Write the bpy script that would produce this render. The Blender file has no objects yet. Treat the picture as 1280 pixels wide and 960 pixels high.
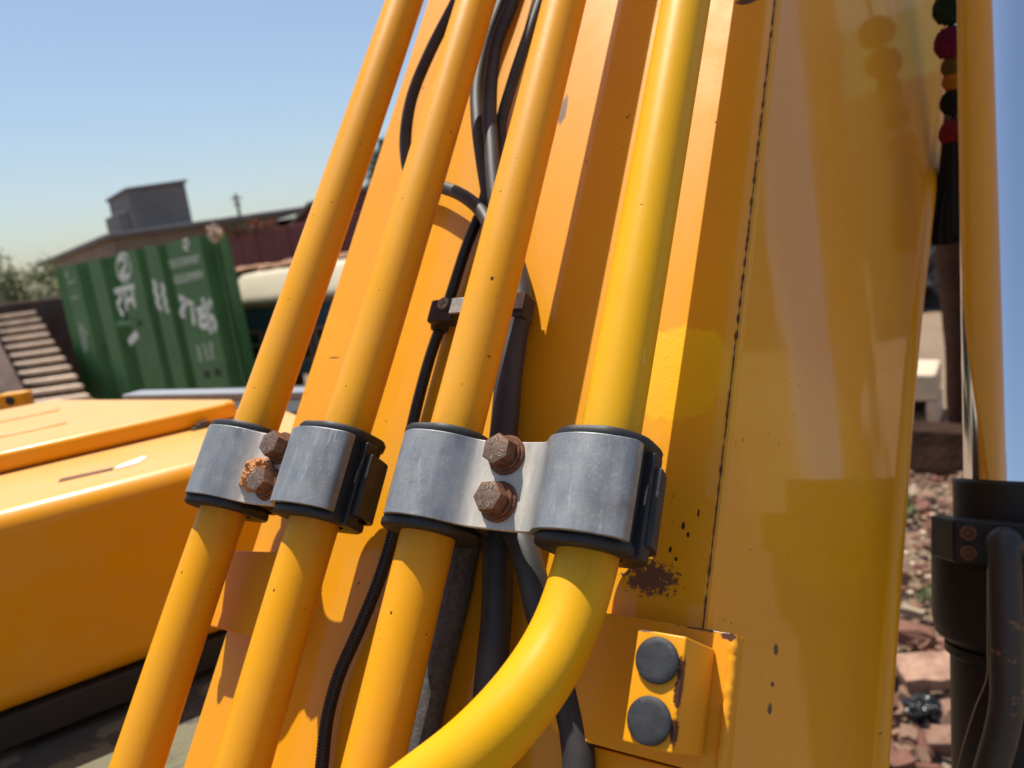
import bpy, bmesh, math, random
from mathutils import Vector, Matrix, noise
R = math.radians
random.seed(7)
S = bpy.context.scene
COL = S.collection

# ------------------------------------------------------------------ camera
CAM = Vector((0, 0, 2.0))
# axes of the boom: u runs to the machine's right, v up along the boom, w out of its top plate
EL = R(53.4)
UX = Vector((0, -1, 0)); VX = Vector((math.cos(EL), 0, math.sin(EL))); WX = Vector((-math.sin(EL), 0, math.cos(EL)))
MB = Matrix(((UX.x, VX.x, WX.x, CAM.x), (UX.y, VX.y, WX.y, CAM.y), (UX.z, VX.z, WX.z, CAM.z), (0, 0, 0, 1)))
cd = bpy.data.cameras.new("camera"); cam = bpy.data.objects.new("camera", cd); COL.objects.link(cam)
fx = Vector((0.52186, -0.84217, -0.13568)); fy = Vector((0.23033, -0.01403, 0.97301)); fz = Vector((0.82135, 0.53902, -0.18666))
fz.normalize(); fx = (fx - fx.dot(fz) * fz).normalized(); fy = (-fz).cross(fx)
cam.matrix_world = Matrix(((fx.x, fy.x, -fz.x, 0), (fx.y, fy.y, -fz.y, 0), (fx.z, fy.z, -fz.z, 2.0), (0, 0, 0, 1)))
cd.sensor_width = 36; cd.lens = 963 / 1280 * 36
cd.clip_start = 0.02; cd.clip_end = 2000
cd.dof.use_dof = True; cd.dof.focus_distance = 0.56; cd.dof.aperture_fstop = 27.08 / 4.3
S.camera = cam

# ------------------------------------------------------------------ light
SUN = (-0.53 * UX + 1.72 * VX + 1.0 * WX).normalized()
sun_el = math.asin(SUN.z); sun_az = math.atan2(SUN.x, SUN.y)
wd = bpy.data.worlds.new("World"); S.world = wd; wd.use_nodes = True
nt = wd.node_tree; nt.nodes.clear()
sky = nt.nodes.new("ShaderNodeTexSky"); sky.sky_type = 'NISHITA'; sky.sun_disc = False
sky.sun_elevation = sun_el; sky.sun_rotation = sun_az
sky.air_density = 1.2; sky.dust_density = 1.7; sky.ozone_density = 2.0; sky.altitude = 200
bg = nt.nodes.new("ShaderNodeBackground"); bg.inputs[1].default_value = 0.105
wo = nt.nodes.new("ShaderNodeOutputWorld")
nt.links.new(sky.outputs[0], bg.inputs[0]); nt.links.new(bg.outputs[0], wo.inputs[0])
sl = bpy.data.lights.new("sun", 'SUN'); sl.energy = 5.0; sl.angle = R(0.5); sl.color = (1.0, 0.95, 0.86)
so = bpy.data.objects.new("sun", sl); COL.objects.link(so)
so.rotation_mode = 'QUATERNION'; so.rotation_quaternion = SUN.to_track_quat('Z', 'Y'); so.location = (0, 0, 30)
S.view_settings.view_transform = 'Standard'; S.view_settings.look = 'None'
S.view_settings.exposure = 0.32; S.view_settings.gamma = 1.0

# ------------------------------------------------------------------ materials
class NT:
    def __init__(s, name):
        s.m = bpy.data.materials.new(name); s.m.use_nodes = True
        s.t = s.m.node_tree; s.b = s.t.nodes['Principled BSDF']
        s.tc = s.t.nodes.new('ShaderNodeTexCoord'); s.co = s.tc.outputs['Object']
    def n(s, t, **k):
        x = s.t.nodes.new(t)
        for a, b in k.items(): setattr(x, a, b)
        return x
    def l(s, a, b): s.t.links.new(a, b)
    def noise(s, scale, detail=4, rough=.55, vec=None, dist=0.0):
        x = s.n('ShaderNodeTexNoise'); x.inputs['Scale'].default_value = scale; x.inputs['Detail'].default_value = detail
        x.inputs['Roughness'].default_value = rough; x.inputs['Distortion'].default_value = dist
        s.l(vec or s.co, x.inputs['Vector']); return x.outputs[0]
    def ramp(s, fac, lo, hi, a=0.0, b=1.0):
        x = s.n('ShaderNodeMapRange'); x.clamp = True
        x.inputs[1].default_value = lo; x.inputs[2].default_value = hi; x.inputs[3].default_value = a; x.inputs[4].default_value = b
        s.l(fac, x.inputs[0]); return x.outputs[0]
    def math(s, op, a, b=None):
        x = s.n('ShaderNodeMath', operation=op)
        for i, v in ((0, a), (1, b)):
            if v is None: continue
            if isinstance(v, (int, float)): x.inputs[i].default_value = v
            else: s.l(v, x.inputs[i])
        return x.outputs[0]
    def mix(s, fac, a, b):
        x = s.n('ShaderNodeMix', data_type='RGBA')
        for i, v in ((0, fac), (6, a), (7, b)):
            if isinstance(v, (int, float)): x.inputs[i].default_value = v
            elif isinstance(v, tuple): x.inputs[i].default_value = (*v, 1)
            else: s.l(v, x.inputs[i])
        return x.outputs[2]
    def scale(s, v):
        x = s.n('ShaderNodeMapping'); x.inputs['Scale'].default_value = v; s.l(s.co, x.inputs[0]); return x.outputs[0]
    def bump(s, h, strength=.3, dist=.001):
        x = s.n('ShaderNodeBump'); x.inputs['Strength'].default_value = strength; x.inputs['Distance'].default_value = dist
        s.l(h, x.inputs['Height']); s.l(x.outputs[0], s.b.inputs['Normal']); return x
    def set(s, **k):
        for a, v in k.items():
            i = s.b.inputs[a.replace('_', ' ')]
            if isinstance(v, tuple): i.default_value = (*v, 1)
            elif isinstance(v, (int, float)): i.default_value = v
            else: s.l(v, i)
        return s

def mat(name, c, rough=.7, var=.25, scale=8.0, metal=0.0, bump=0.0, bscale=60.0, c2=None, bdist=.002, spec=.5):
    k = NT(name)
    f = k.noise(scale, 5)
    f = k.ramp(f, .3, .7)
    d = c2 or tuple(x * (1 - var) for x in c)
    k.set(Base_Color=k.mix(f, c, d), Roughness=rough, Metallic=metal, Specular_IOR_Level=spec)
    if bump: k.bump(k.noise(bscale, 4), bump, bdist)
    return k.m

RUST = (.075, .026, .012)
def spot_mask(k, c, r, wob=.55, nscale=70.0):
    s = k.n('ShaderNodeVectorMath', operation='SUBTRACT'); k.l(k.co, s.inputs[0]); s.inputs[1].default_value = c
    d = k.n('ShaderNodeVectorMath', operation='DIVIDE'); k.l(s.outputs[0], d.inputs[0]); d.inputs[1].default_value = r
    ln = k.n('ShaderNodeVectorMath', operation='LENGTH'); k.l(d.outputs[0], ln.inputs[0])
    nz = k.math('MULTIPLY', k.math('SUBTRACT', k.noise(nscale, 6, .7), .5), wob * 2)
    return k.math('ADD', ln.outputs['Value'], nz)

def paint(name, c, rough=.36, chip=.70, spots=(), patch=None, coat=.35, coat_rough=.12, dusty=.10, wav=0.0, pale_top=0.0, grime=None):
    k = NT(name)
    f = k.ramp(k.noise(5.0, 3), .3, .7)
    col = k.mix(f, c, tuple(x * q for x, q in zip(c, (.93, .90, .8))))
    # dust film, stronger on blotches
    du = k.math('MULTIPLY', k.ramp(k.noise(18.0, 6, .7, vec=k.scale((1, .3, 1))), .40, .75), dusty)
    col = k.mix(du, col, (.50, .33, .17))
    if pale_top:   # pale dust, with strong top light painted in, on faces that look up
        ge = k.n('ShaderNodeNewGeometry'); sx = k.n('ShaderNodeSeparateXYZ'); k.l(ge.outputs['True Normal'], sx.inputs[0])
        fu = k.math('MULTIPLY', k.ramp(sx.outputs[2], .6, .98), k.ramp(k.noise(7.0, 6, .65), .25, .7, pale_top * .75, pale_top))
        col = k.mix(fu, col, (.60, .46, .27))
    hgt = k.noise(260.0, 2)
    if patch:
        m = spot_mask(k, patch[0], patch[1], .35, 60)
        pm = k.ramp(m, .92, 1.05, 1.0, 0.0)
        col = k.mix(pm, col, (.84, .46, .002))
        runs = k.math('MULTIPLY', k.ramp(k.noise(240.0, 4, .65, dist=.4), .55, .66), pm)
        hgt = k.math('ADD', hgt, k.math('MULTIPLY', runs, 12.0))
    if grime is not None:   # brown film where water sits under the clamp, and thin scratches
        sy = k.n('ShaderNodeSeparateXYZ'); k.l(k.co, sy.inputs[0])
        dy = k.math('ABSOLUTE', k.math('SUBTRACT', sy.outputs[1], grime))
        gf = k.math('MULTIPLY', k.ramp(dy, .03, .075, 1.0, 0.0), k.ramp(k.noise(60.0, 6, .7, vec=k.scale((1, .3, 1))), .40, .70, .05, .55))
        col = k.mix(gf, col, (.20, .105, .035))
        sc = k.ramp(k.noise(55.0, 2, .5, vec=k.scale((3.0, .35, 3.0)), dist=1.2), .735, .75)
        col = k.mix(k.math('MULTIPLY', sc, .5), col, (.80, .55, .20))
    for c0, r0, colr, wob, ns in spots:
        m = k.ramp(spot_mask(k, c0, r0, wob, ns), .8, 1.05, 1.0, 0.0)
        col = k.mix(m, col, colr)
        if colr[1] < .1: hgt = k.math('ADD', hgt, k.math('MULTIPLY', m, -4.0))
    ch = k.ramp(k.noise(105.0, 3, .6), chip, chip + .02)
    ch2 = k.ramp(k.noise(11.0, 2), .5, .56)
    col = k.mix(k.math('MULTIPLY', ch, ch2), col, RUST)
    hgt = k.math('ADD', hgt, k.math('MULTIPLY', k.math('MULTIPLY', ch, ch2), -5.0))
    k.set(Base_Color=col, Roughness=k.ramp(k.noise(22.0, 5), .3, .7, rough - .05, rough + .10), Specular_IOR_Level=.17, Coat_Weight=coat, Coat_Roughness=coat_rough)
    if wav:
        hgt = k.math('ADD', hgt, k.math('MULTIPLY', k.noise(7.0, 1), wav))
    k.bump(hgt, .16, .0006)
    cb = k.n('ShaderNodeBump'); cb.inputs['Strength'].default_value = .35; cb.inputs['Distance'].default_value = .0022   # gentle ripples in the clear coat
    k.l(k.noise(9.0, 2, .5, vec=k.scale((1, .45, 1))), cb.inputs['Height']); k.l(cb.outputs[0], k.b.inputs['Coat Normal'])
    return k.m

YEL = (.79, .335, .002)
YEL2 = (.78, .395, .001)
M = {}
# local coordinates of the boom are (u+.4, v, w-wA)
M['boom'] = paint('boom_paint', YEL, .46, spots=[
    ((.187, .079, 0), (.019, .012, .03), (.16, .072, .035), 1.9, 210.0),
    ((.024, .535, 0), (.0045, .020, .01), (.20, .13, .075), .7, 130.0),
    ((.017, .66, 0), (.005, .07, .01), (.20, .14, .085), .9, 130.0),
    ((.203, .618, 0), (.012, .006, .01), (.07, .035, .02), .9, 190.0),
    ((.206, .118, 0), (.0016, .0030, .01), (.055, .02, .01), .5, 300.0),
    ((.2105, .112, 0), (.0012, .0022, .01), (.055, .02, .01), .5, 300.0),
    ((.199, .100, 0), (.0013, .0024, .01), (.055, .02, .01), .5, 300.0),
    ((.204, .094, 0), (.0012, .0016, .01), (.055, .02, .01), .5, 300.0),
    ((.216, .128, 0), (.0010, .0030, .01), (.055, .02, .01), .5, 300.0),
    ((.250, .215, -.19), (.2, .105, .215), (.80, .365, .002), .35, 9.0),
    ((.2435, .056, -.128), (.03, .0048, .0055), (.06, .022, .01), .6, 200.0), ((.2425, .030, -.127), (.03, .0022, .004), (.06, .022, .01), .6, 200.0), ((.242, .012, -.126), (.03, .0042, .005), (.06, .022, .01), .6, 200.0),
    ((-.196, .264, 0), (.009, .0008, .01), (.05, .03, .02), .2, 200.0)],
    patch=((.185, .238, 0), (.045, .040, .05)), coat=.46, coat_rough=.07, wav=1.5)
M['pipe'] = paint('pipe_paint', (.79, .34, .002), chip=.70, coat=.06, coat_rough=.2, rough=.44, grime=.815, dusty=.26)
M['pipe_y'] = paint('pipe_yellow_paint', YEL2, chip=.715, coat=.07, coat_rough=.2, rough=.42, grime=.475)
M['block'] = paint('bracket_paint', (.80, .33, .002), chip=.72, coat=.12, dusty=.16, spots=[((-.1560, .012, .0755), (.0030, .016, .006), RUST, 1.0, 190.0), ((-.1560, -.014, .0755), (.0026, .008, .006), RUST, 1.0, 190.0), ((-.147, .047, .021), (.006, .004, .006), (.10, .045, .03), .9, 200.0), ((-.182, .0375, .076), (.010, .0016, .004), (.10, .05, .03), .9, 260.0), ((-.165, .0485, .02), (.016, .0016, .005), (.12, .05, .02), 1.0, 260.0)])
M['hood'] = paint('hood_paint', (.78, .325, .002), chip=.78, coat=.15, coat_rough=.15, dusty=.18, pale_top=.45)
M['weld'] = mat('weld_rust', (.16, .055, .012), .8, c2=(.03, .014, .01), scale=160, bump=.6, bscale=300)

def steel():
    k = NT('clamp_steel')
    st = k.noise(40.0, 6, .7, vec=k.scale((1.0, .25, 1.0)))
    col = k.mix(k.ramp(st, .3, .7), (.37, .37, .365), (.18, .185, .19))
    sc = k.ramp(k.noise(190.0, 4, .7, vec=k.scale((1.0, .12, 1.0))), .60, .72)
    col = k.mix(k.math('MULTIPLY', sc, .5), col, (.66, .66, .63))
    fl = k.ramp(k.noise(420.0, 3, .8), .56, .70); col = k.mix(k.math('MULTIPLY', fl, .35), col, (.60, .60, .57))
    ru = k.ramp(k.noise(34.0, 5, .7), .60, .74)
    col = k.mix(k.math('MULTIPLY', ru, .65), col, (.15, .10, .075))
    br = k.ramp(k.noise(26.0, 6, .75), .52, .68); col = k.mix(k.math('MULTIPLY', br, .30), col, (.30, .24, .18))
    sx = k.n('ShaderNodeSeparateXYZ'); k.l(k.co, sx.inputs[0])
    wb = k.ramp(k.math('ABSOLUTE', sx.outputs[0]), .020, .034, 1.0, 0.0)  # cream web: sunlit brightness painted in along with a clay dust film
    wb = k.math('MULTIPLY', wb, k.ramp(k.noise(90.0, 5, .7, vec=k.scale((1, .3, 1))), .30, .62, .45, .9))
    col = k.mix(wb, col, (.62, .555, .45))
    k.set(Base_Color=col, Metallic=k.math('SUBTRACT', .62, k.math('MULTIPLY', wb, .62)), Roughness=k.ramp(k.noise(60.0, 5), .3, .7, .40, .58))
    k.bump(k.noise(320.0, 3), .22, .0004); return k.m
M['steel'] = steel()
M['dark_steel'] = mat('dark_clamp_steel', (.060, .056, .056), .55, .4, 60, metal=.4, bump=.3, bscale=240)
M['steel_edge'] = mat('clip_steel', (.42, .38, .33), .5, .4, 80, metal=.6, bump=.2, bscale=200)
M['rubber'] = mat('rubber_black', (.018, .017, .018), .55, .4, 60, bump=.25, bscale=300, bdist=.0006)
M['pad'] = mat('rubber_pad', (.014, .014, .016), .62, c2=(.036, .037, .040), scale=70, bump=.5, bscale=160, bdist=.0008)
M['hose'] = mat('hose_rubber', (.022, .021, .021), .55, c2=(.050, .047, .043), scale=30, bump=.3, bscale=500, bdist=.0005)
M['braid'] = mat('braided_hose', (.045, .043, .040), .6, c2=(.115, .108, .098), scale=220, bump=.6, bscale=600, bdist=.0006)
M['conduit'] = mat('conduit_plastic', (.012, .012, .013), .42, .3, 40)
M['bolt'] = mat('rusty_bolt', (.24, .085, .032), .62, c2=(.070, .032, .022), scale=330, metal=.25, bump=.5, bscale=500, bdist=.0006)
M['bolt_face'] = mat('worn_bolt_face', (.24, .17, .13), .5, c2=(.15, .070, .035), scale=380, metal=.5, bump=.4, bscale=600, bdist=.0004)
M['bolt_text'] = mat('bolt_letter', (.50, .38, .28), .5, .4, 500, metal=.4)
M['mud_nest'] = mat('dried_clay', (.66, .29, .115), .95, .45, 260, bump=.9, bscale=420, bdist=.0018)
M['chrome'] = None
k = NT('chrome_rod'); k.set(Base_Color=(.95, .95, .97), Metallic=1.0, Roughness=k.ramp(k.noise(30.0, 4, vec=k.scale((1, 1, .2))), .3, .7, .07, .13)); M['chrome'] = k.m
M['black'] = mat('cylinder_black', (.014, .012, .011), .5, c2=(.026, .020, .015), scale=18, bump=.15, bscale=180, spec=.25)
k = NT('chipped_black')
col = k.mix(k.ramp(k.noise(46.0, 5, .7), .60, .66), (.026, .022, .020), (.17, .075, .035)); k.set(Base_Color=col, Roughness=.5)
k.bump(k.noise(120.0, 4), .3, .001); M['tube_black'] = k.m
M['rust'] = mat('rust_ring', (.17, .062, .026), .8, .5, 160, bump=.5, bscale=300)
M['seal'] = mat('seal_black', (.022, .018, .015), .7, .3, 20, bump=.2, bscale=120)
k = NT('muddy_deck')
col = k.mix(k.ramp(k.noise(5.5, 6, .65, dist=.3), .46, .50), (.055, .052, .042), (.145, .135, .080))
col = k.mix(k.ramp(k.noise(30.0, 6, .7), .55, .7), col, (.085, .070, .045))
k.set(Base_Color=col, Roughness=.85); k.bump(k.noise(24.0, 6), .6, .006); M['deck'] = k.m
M['green'] = None
def container_mat():
    k = NT('container_green')
    g = k.mix(k.ramp(k.noise(1.6, 4), .3, .7), (.042, .142, .034), (.058, .172, .052))
    g = k.mix(k.ramp(k.noise(9.0, 6, .75, vec=k.scale((1, 1, .35))), .56, .72), g, (.020, .050, .018))
    g = k.mix(k.ramp(k.noise(5.0, 6, .8), .66, .72), g, (.19, .14, .09))
    k.set(Base_Color=g, Roughness=.6); k.bump(k.noise(6.0, 4), .3, .03); return k.m
M['green'] = container_mat()
k = NT('worn_white_paint')
col = k.mix(k.ramp(k.noise(14.0, 6, .8), .52, .68), (.74, .76, .70), (.10, .20, .09)); k.set(Base_Color=col, Roughness=.8); M['wtext'] = k.m
k = NT('faded_white_paint')
col = k.mix(k.ramp(k.noise(22.0, 6, .8), .46, .60), (.42, .48, .38), (.06, .155, .05)); k.set(Base_Color=col, Roughness=.8); M['wfaint'] = k.m
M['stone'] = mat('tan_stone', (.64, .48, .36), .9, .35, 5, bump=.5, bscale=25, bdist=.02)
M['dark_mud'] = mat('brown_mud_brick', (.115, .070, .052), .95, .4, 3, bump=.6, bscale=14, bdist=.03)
M['house'] = mat('brown_plaster', (.30, .215, .155), .9, .35, .8, bump=.4, bscale=6, bdist=.03)
M['concrete'] = mat('grey_concrete', (.215, .200, .195), .9, .3, 1.2, bump=.4, bscale=9, bdist=.03)
M['dark_roof'] = mat('dark_roof', (.085, .075, .080), .85, .35, 2)
M['maroon'] = mat('maroon_sheet', (.25, .050, .040), .6, .4, 1.5)
M['orange_brick'] = mat('orange_brick', (.34, .105, .045), .9, .4, 4)
M['cream'] = mat('cream_paint', (.60, .52, .36), .6, .12, 2)
M['blue'] = mat('blue_paint', (.035, .075, .115), .5, .35, 3)
M['trim'] = mat('ochre_trim', (.22, .135, .06), .7, .4, 5)
M['frame_br'] = mat('brown_frame', (.19, .125, .085), .7, .4, 6)
M['dark_glass'] = mat('dark_opening', (.018, .020, .026), .25, .3, 6)
M['soil'] = mat('orange_soil', (.40, .21, .115), .95, .35, 8, bump=.7, bscale=30, bdist=.02)
M['pole'] = mat('pole_grey', (.12, .11, .10), .8, .3, 4)
M['leaf'] = mat('pale_leaf', (.27, .28, .13), .7, c2=(.17, .19, .08), scale=1.5)
M['leaf2'] = mat('dark_leaf', (.055, .080, .030), .7, c2=(.030, .050, .02), scale=2.0)
M['bark'] = mat('bark', (.11, .075, .05), .9, .4, 10)
M['post'] = mat('brown_timber', (.062, .028, .017), .9, .45, 6, bump=.5, bscale=30, bdist=.01, spec=.1)
M['low_wall_mud'] = mat('dark_brown_mud', (.055, .028, .018), .95, .5, 9, bump=.7, bscale=24, bdist=.02, spec=.1)  # mottled dark brown of the low wall
M['limestone'] = mat('pale_slab', (.68, .53, .37), .85, .3, 6, bump=.3, bscale=30, bdist=.01)
M['heap_and_shade'] = mat('dark_scrap_and_shade', (.045, .042, .042), .7, .5, 4)
M['brick1'] = mat('red_brick', (.36, .155, .10), .92, c2=(.15, .065, .045), scale=16, bump=.8, bscale=60, bdist=.01)
M['brick2'] = mat('pale_brick', (.47, .28, .185), .92, c2=(.23, .12, .08), scale=16, bump=.8, bscale=60, bdist=.01)
M['brick3'] = mat('cream_stone', (.58, .45, .30), .92, c2=(.32, .23, .15), scale=14, bump=.8, bscale=60, bdist=.01)
M['bag'] = mat('black_plastic', (.012, .012, .013), .25, .3, 10)
M['grey_rail'] = mat('grey_rail', (.30, .31, .33), .5, .2, 10, metal=.3)
M['white_mark'] = mat('white_scuff', (.70, .70, .66), .6, .2, 60)
M['brown_mark'] = mat('brown_scuff', (.20, .085, .045), .8, .4, 60)
M['wool_green'] = mat('green_wool', (.012, .050, .018), .95, .5, 90)
M['wool_pink'] = mat('magenta_wool', (.19, .008, .060), .95, .5, 90)
M['wool_olive'] = mat('olive_wool', (.16, .11, .02), .95, .5, 90)
M['wool_orange'] = mat('orange_wool', (.50, .20, .012), .95, .4, 90)
M['wool_black'] = mat('black_wool', (.008, .008, .009), .95, .4, 90)
M['wool_red'] = mat('red_wool', (.24, .012, .022), .95, .4, 90)
k = NT('dirt_ground')
col = k.mix(k.ramp(k.noise(.35, 6, .6), .35, .65), (.27, .19, .12), (.20, .135, .085))
col = k.mix(k.ramp(k.noise(9.0, 6, .7), .5, .68), col, (.20, .115, .075))
k.set(Base_Color=col, Roughness=.95); k.bump(k.noise(14.0, 8, .7), .7, .04); M['dirt'] = k.m

# ------------------------------------------------------------------ object helpers
PW = {}
I4 = Matrix.Identity(4)
def T(x, y=None, z=None):
    return Matrix.Translation(Vector((x, y, z)) if y is not None else Vector(x))
def link(o, Mw, parent=None):
    COL.objects.link(o); PW[o.name] = Mw
    if parent is not None:
        o.parent = parent; o.matrix_parent_inverse = I4.copy(); o.matrix_basis = PW[parent.name].inverted() @ Mw
    else: o.matrix_basis = Mw
    return o
def tag(o, label=None, cat=None, group=None, kind=None):
    if label: o['label'] = label
    if cat: o['category'] = cat
    if group: o['group'] = group
    if kind: o['kind'] = kind
    return o
def empty(name, loc, label, cat, group=None):
    o = bpy.data.objects.new(name, None); o.empty_display_size = .1
    link(o, T(loc)); return tag(o, label, cat, group)
def finish(name, bm, m, parent=None, Mw=None, smooth=40, bevel=0.0, seg=2):
    me = bpy.data.meshes.new(name); bmesh.ops.recalc_face_normals(bm, faces=bm.faces[:]); bm.to_mesh(me); bm.free()
    for x in (m if isinstance(m, (list, tuple)) else [m]): me.materials.append(x)
    o = bpy.data.objects.new(name, me); link(o, Mw or I4, parent)
    if smooth:
        me.shade_smooth(); me.set_sharp_from_angle(angle=R(smooth))
    if bevel:
        b = o.modifiers.new('bevel', 'BEVEL'); b.width = bevel; b.segments = seg; b.limit_method = 'ANGLE'; b.angle_limit = R(35)
        b.harden_normals = True
    return o
def box(bm, a, b, rot=None):
    r = bmesh.ops.create_cube(bm, size=1.0)
    a = Vector(a); b = Vector(b); c = (a + b) / 2; d = b - a
    Mx = T(c) @ (rot or I4) @ Matrix.Diagonal((abs(d.x), abs(d.y), abs(d.z), 1))
    bmesh.ops.transform(bm, matrix=Mx, verts=r['verts']); return r['verts']
def prism(bm, poly, z0, z1):
    """poly in xy -> solid from z0 to z1"""
    a = [bm.verts.new((p[0], p[1], z0)) for p in poly]; b = [bm.verts.new((p[0], p[1], z1)) for p in poly]
    n = len(poly); bm.faces.new(a[::-1]); bm.faces.new(b)
    for i in range(n): bm.faces.new((a[i], a[(i + 1) % n], b[(i + 1) % n], b[i]))
def hexa(bm, p):
    """eight corners: bottom four, top four"""
    v = [bm.verts.new(q) for q in p]
    for f in ((3, 2, 1, 0), (4, 5, 6, 7), (0, 1, 5, 4), (1, 2, 6, 5), (2, 3, 7, 6), (3, 0, 4, 7)): bm.faces.new([v[i] for i in f])
    return v
def cat(pts, sub):
    P = [Vector(p) for p in pts]; out = []
    if len(P) == 2 or sub <= 1: return P
    P = [P[0] * 2 - P[1]] + P + [P[-1] * 2 - P[-2]]
    for i in range(1, len(P) - 2):
        a, b, c, d = P[i - 1:i + 3]
        ta, tb, tc = (max((b - a).length, 1e-6) ** .5, max((c - b).length, 1e-6) ** .5, max((d - c).length, 1e-6) ** .5)
        m1 = ((b - a) / ta - (c - a) / (ta + tb)) * tb + (c - b); m2 = ((c - b) - (d - b) / (tb + tc) * tb) + (d - c) / tc * tb - ((c - b) * 0)
        m1 = (c - b) + tb * ((b - a) / ta - (c - a) / (ta + tb)); m2 = (c - b) + tb * ((d - c) / tc - (d - b) / (tb + tc))
        for s in range(sub):
            t = s / sub; t2 = t * t; t3 = t2 * t
            out.append(b * (2 * t3 - 3 * t2 + 1) + m1 * (t3 - 2 * t2 + t) + c * (-2 * t3 + 3 * t2) + m2 * (t3 - t2))
    out.append(P[-2]); return out
def tube(bm, pts, r, seg=20, cap=True, up=Vector((.13, .31, .94))):
    rings = []; n = len(pts); N = None
    for i, p in enumerate(pts):
        t = (pts[min(i + 1, n - 1)] - pts[max(i - 1, 0)]).normalized()
        if N is None: N = (up - up.dot(t) * t).normalized()
        else: N = (N - N.dot(t) * t).normalized()
        B = t.cross(N); rr = r[i] if isinstance(r, (list, tuple)) else r
        rings.append([bm.verts.new(p + (N * math.cos(a) + B * math.sin(a)) * rr) for a in (2 * math.pi * k / seg for k in range(seg))])
    for a, b in zip(rings, rings[1:]):
        for k in range(seg): bm.faces.new((a[k], a[(k + 1) % seg], b[(k + 1) % seg], b[k]))
    if cap: bm.faces.new(rings[0][::-1]); bm.faces.new(rings[-1])
def lathe(bm, prof, seg=48, center=(0, 0)):
    rings = []
    for r, z in prof:
        rings.append([bm.verts.new((center[0] + r * math.cos(2 * math.pi * k / seg), center[1] + r * math.sin(2 * math.pi * k / seg), z)) for k in range(seg)])
    for a, b in zip(rings, rings[1:]):
        for k in range(seg): bm.faces.new((a[k], a[(k + 1) % seg], b[(k + 1) % seg], b[k]))
    bm.faces.new(rings[0][::-1]); bm.faces.new(rings[-1])
def blob(bm, c, r, sub=3, amp=.25, fs=3.0, seed=0.0):
    v = bmesh.ops.create_icosphere(bm, subdivisions=sub, radius=1.0)['verts']
    r = Vector(r) if not isinstance(r, (int, float)) else Vector((r, r, r))
    for q in v:
        d = q.co.normalized(); f = 1 + amp * noise.fractal(d * fs + Vector((seed, seed * 1.7, -seed)), .6, 2.0, 4)
        q.co = Vector(c) + Vector((d.x * r.x, d.y * r.y, d.z * r.z)) * f
    return v

wA, wp = -.522, -.452
# ================================================================== EXCAVATOR
exc = empty('excavator', (.60, .80, 1.0), 'dusty yellow excavator filling the picture, its boom carrying four yellow hydraulic pipes', 'excavator')

# ---- boom shell (local: u+.4, v, w-wA)
PB = Vector((-.4, 0, wA)); MBOOM = MB @ T(PB)
secs = [(-.75, .35), (-.4, .385), (-.016, .430), (.264, .469), (.49, .506), (.868, .600), (1.16, .660), (2.0, .80), (3.2, .98)]
TL, TR, TT = -.626, -.172, math.tan(R(8))
bm = bmesh.new(); rings = []
for v, d in secs:
    rings.append([bm.verts.new(Vector(q) - PB) for q in (
        (TL, v, wA), (-.4, v, wA), (TR - .0012, v, wA), (TR - .0002, v, wA - .0025), (TR + .0022, v, wA - .0035), (TR + .0045, v, wA - .007), (TR + TT * .12, v, wA - .12), (TR + TT * d * .6, v, wA - d * .6), (TR + TT * d, v, wA - d), (TL, v, wA - d))])
for a, b in zip(rings, rings[1:]):
    for i in range(len(a)): bm.faces.new((a[i], a[(i + 1) % len(a)], b[(i + 1) % len(a)], b[i]))
bm.faces.new(rings[0][::-1]); bm.faces.new(rings[-1])
boom = finish('boom', bm, M['boom'], exc, MBOOM, 25)
# weld bead along the corner
bm = bmesh.new(); pts = []; rr = []
for i in range(900):
    v = -.5 + i * .0022
    pts.append(Vector((TR + .0004 + .0004 * noise.noise(Vector((v * 60, 0, 0))), v, wA - .0004)) - PB)
    rr.append(max(.00015, .00055 + .0011 * noise.noise(Vector((v * 140, 3, 0)))))
tube(bm, pts, rr, 8)
finish('weld_bead', bm, M['weld'], boom, MBOOM, 60)
bm = bmesh.new()
pts = [Vector((TR + TT * d - .010, v, wA - d + .004)) - PB for v, d in secs]
tube(bm, cat(pts, 6), .017, 20)
finish('edge_flange', bm, M['boom'], boom, MBOOM, 60)

# ---- hydraulic pipes
def pipe(pts, m, sub=10, r=.0207, label=None):
    pts = [Vector(p) for p in pts]; o = pts[0].copy(); bm = bmesh.new()
    tube(bm, cat([p - o for p in pts], sub), r, 40)
    p = finish('hydraulic_pipe', bm, m, exc, MB @ T(o), 60)
    if label: p['label'] = label
    return p
pipe([(-.597, -.7, wp), (-.597, -.135, wp), (-.597, .07, wp), (-.591, .171, wp), (-.582, .69, wp), (-.575, 2.2, wp)], M['pipe'])
pipe([(-.480, -.7, wp), (-.480, -.108, wp), (-.480, .080, wp), (-.474, .165, wp), (-.469, .647, wp), (-.461, 2.2, wp)], M['pipe'])
pipe([(-.360, -.7, wp), (-.360, -.080, wp), (-.3605, .081, wp), (-.358, .173, wp), (-.353, .603, wp), (-.345, 2.2, wp)], M['pipe'])
pipe([(-.62, -.36, wA+.115),(-.45, -.22, wA+.12),(-.351,-.136,wA+.120),(-.291,-.082,wA+.119),(-.2555,-.043,wA+.110),(-.2385,-.009,wA+.096),(-.2315,.025,wA+.081),(-.229,.065,wA+.0715),(-.228,.10,wp),(-.227,.18,wp),(-.225,.555,wp),(-.219,2.2,wp)],
     M['pipe_y'], label='lemon yellow pipe bending left below its clamp')

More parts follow.
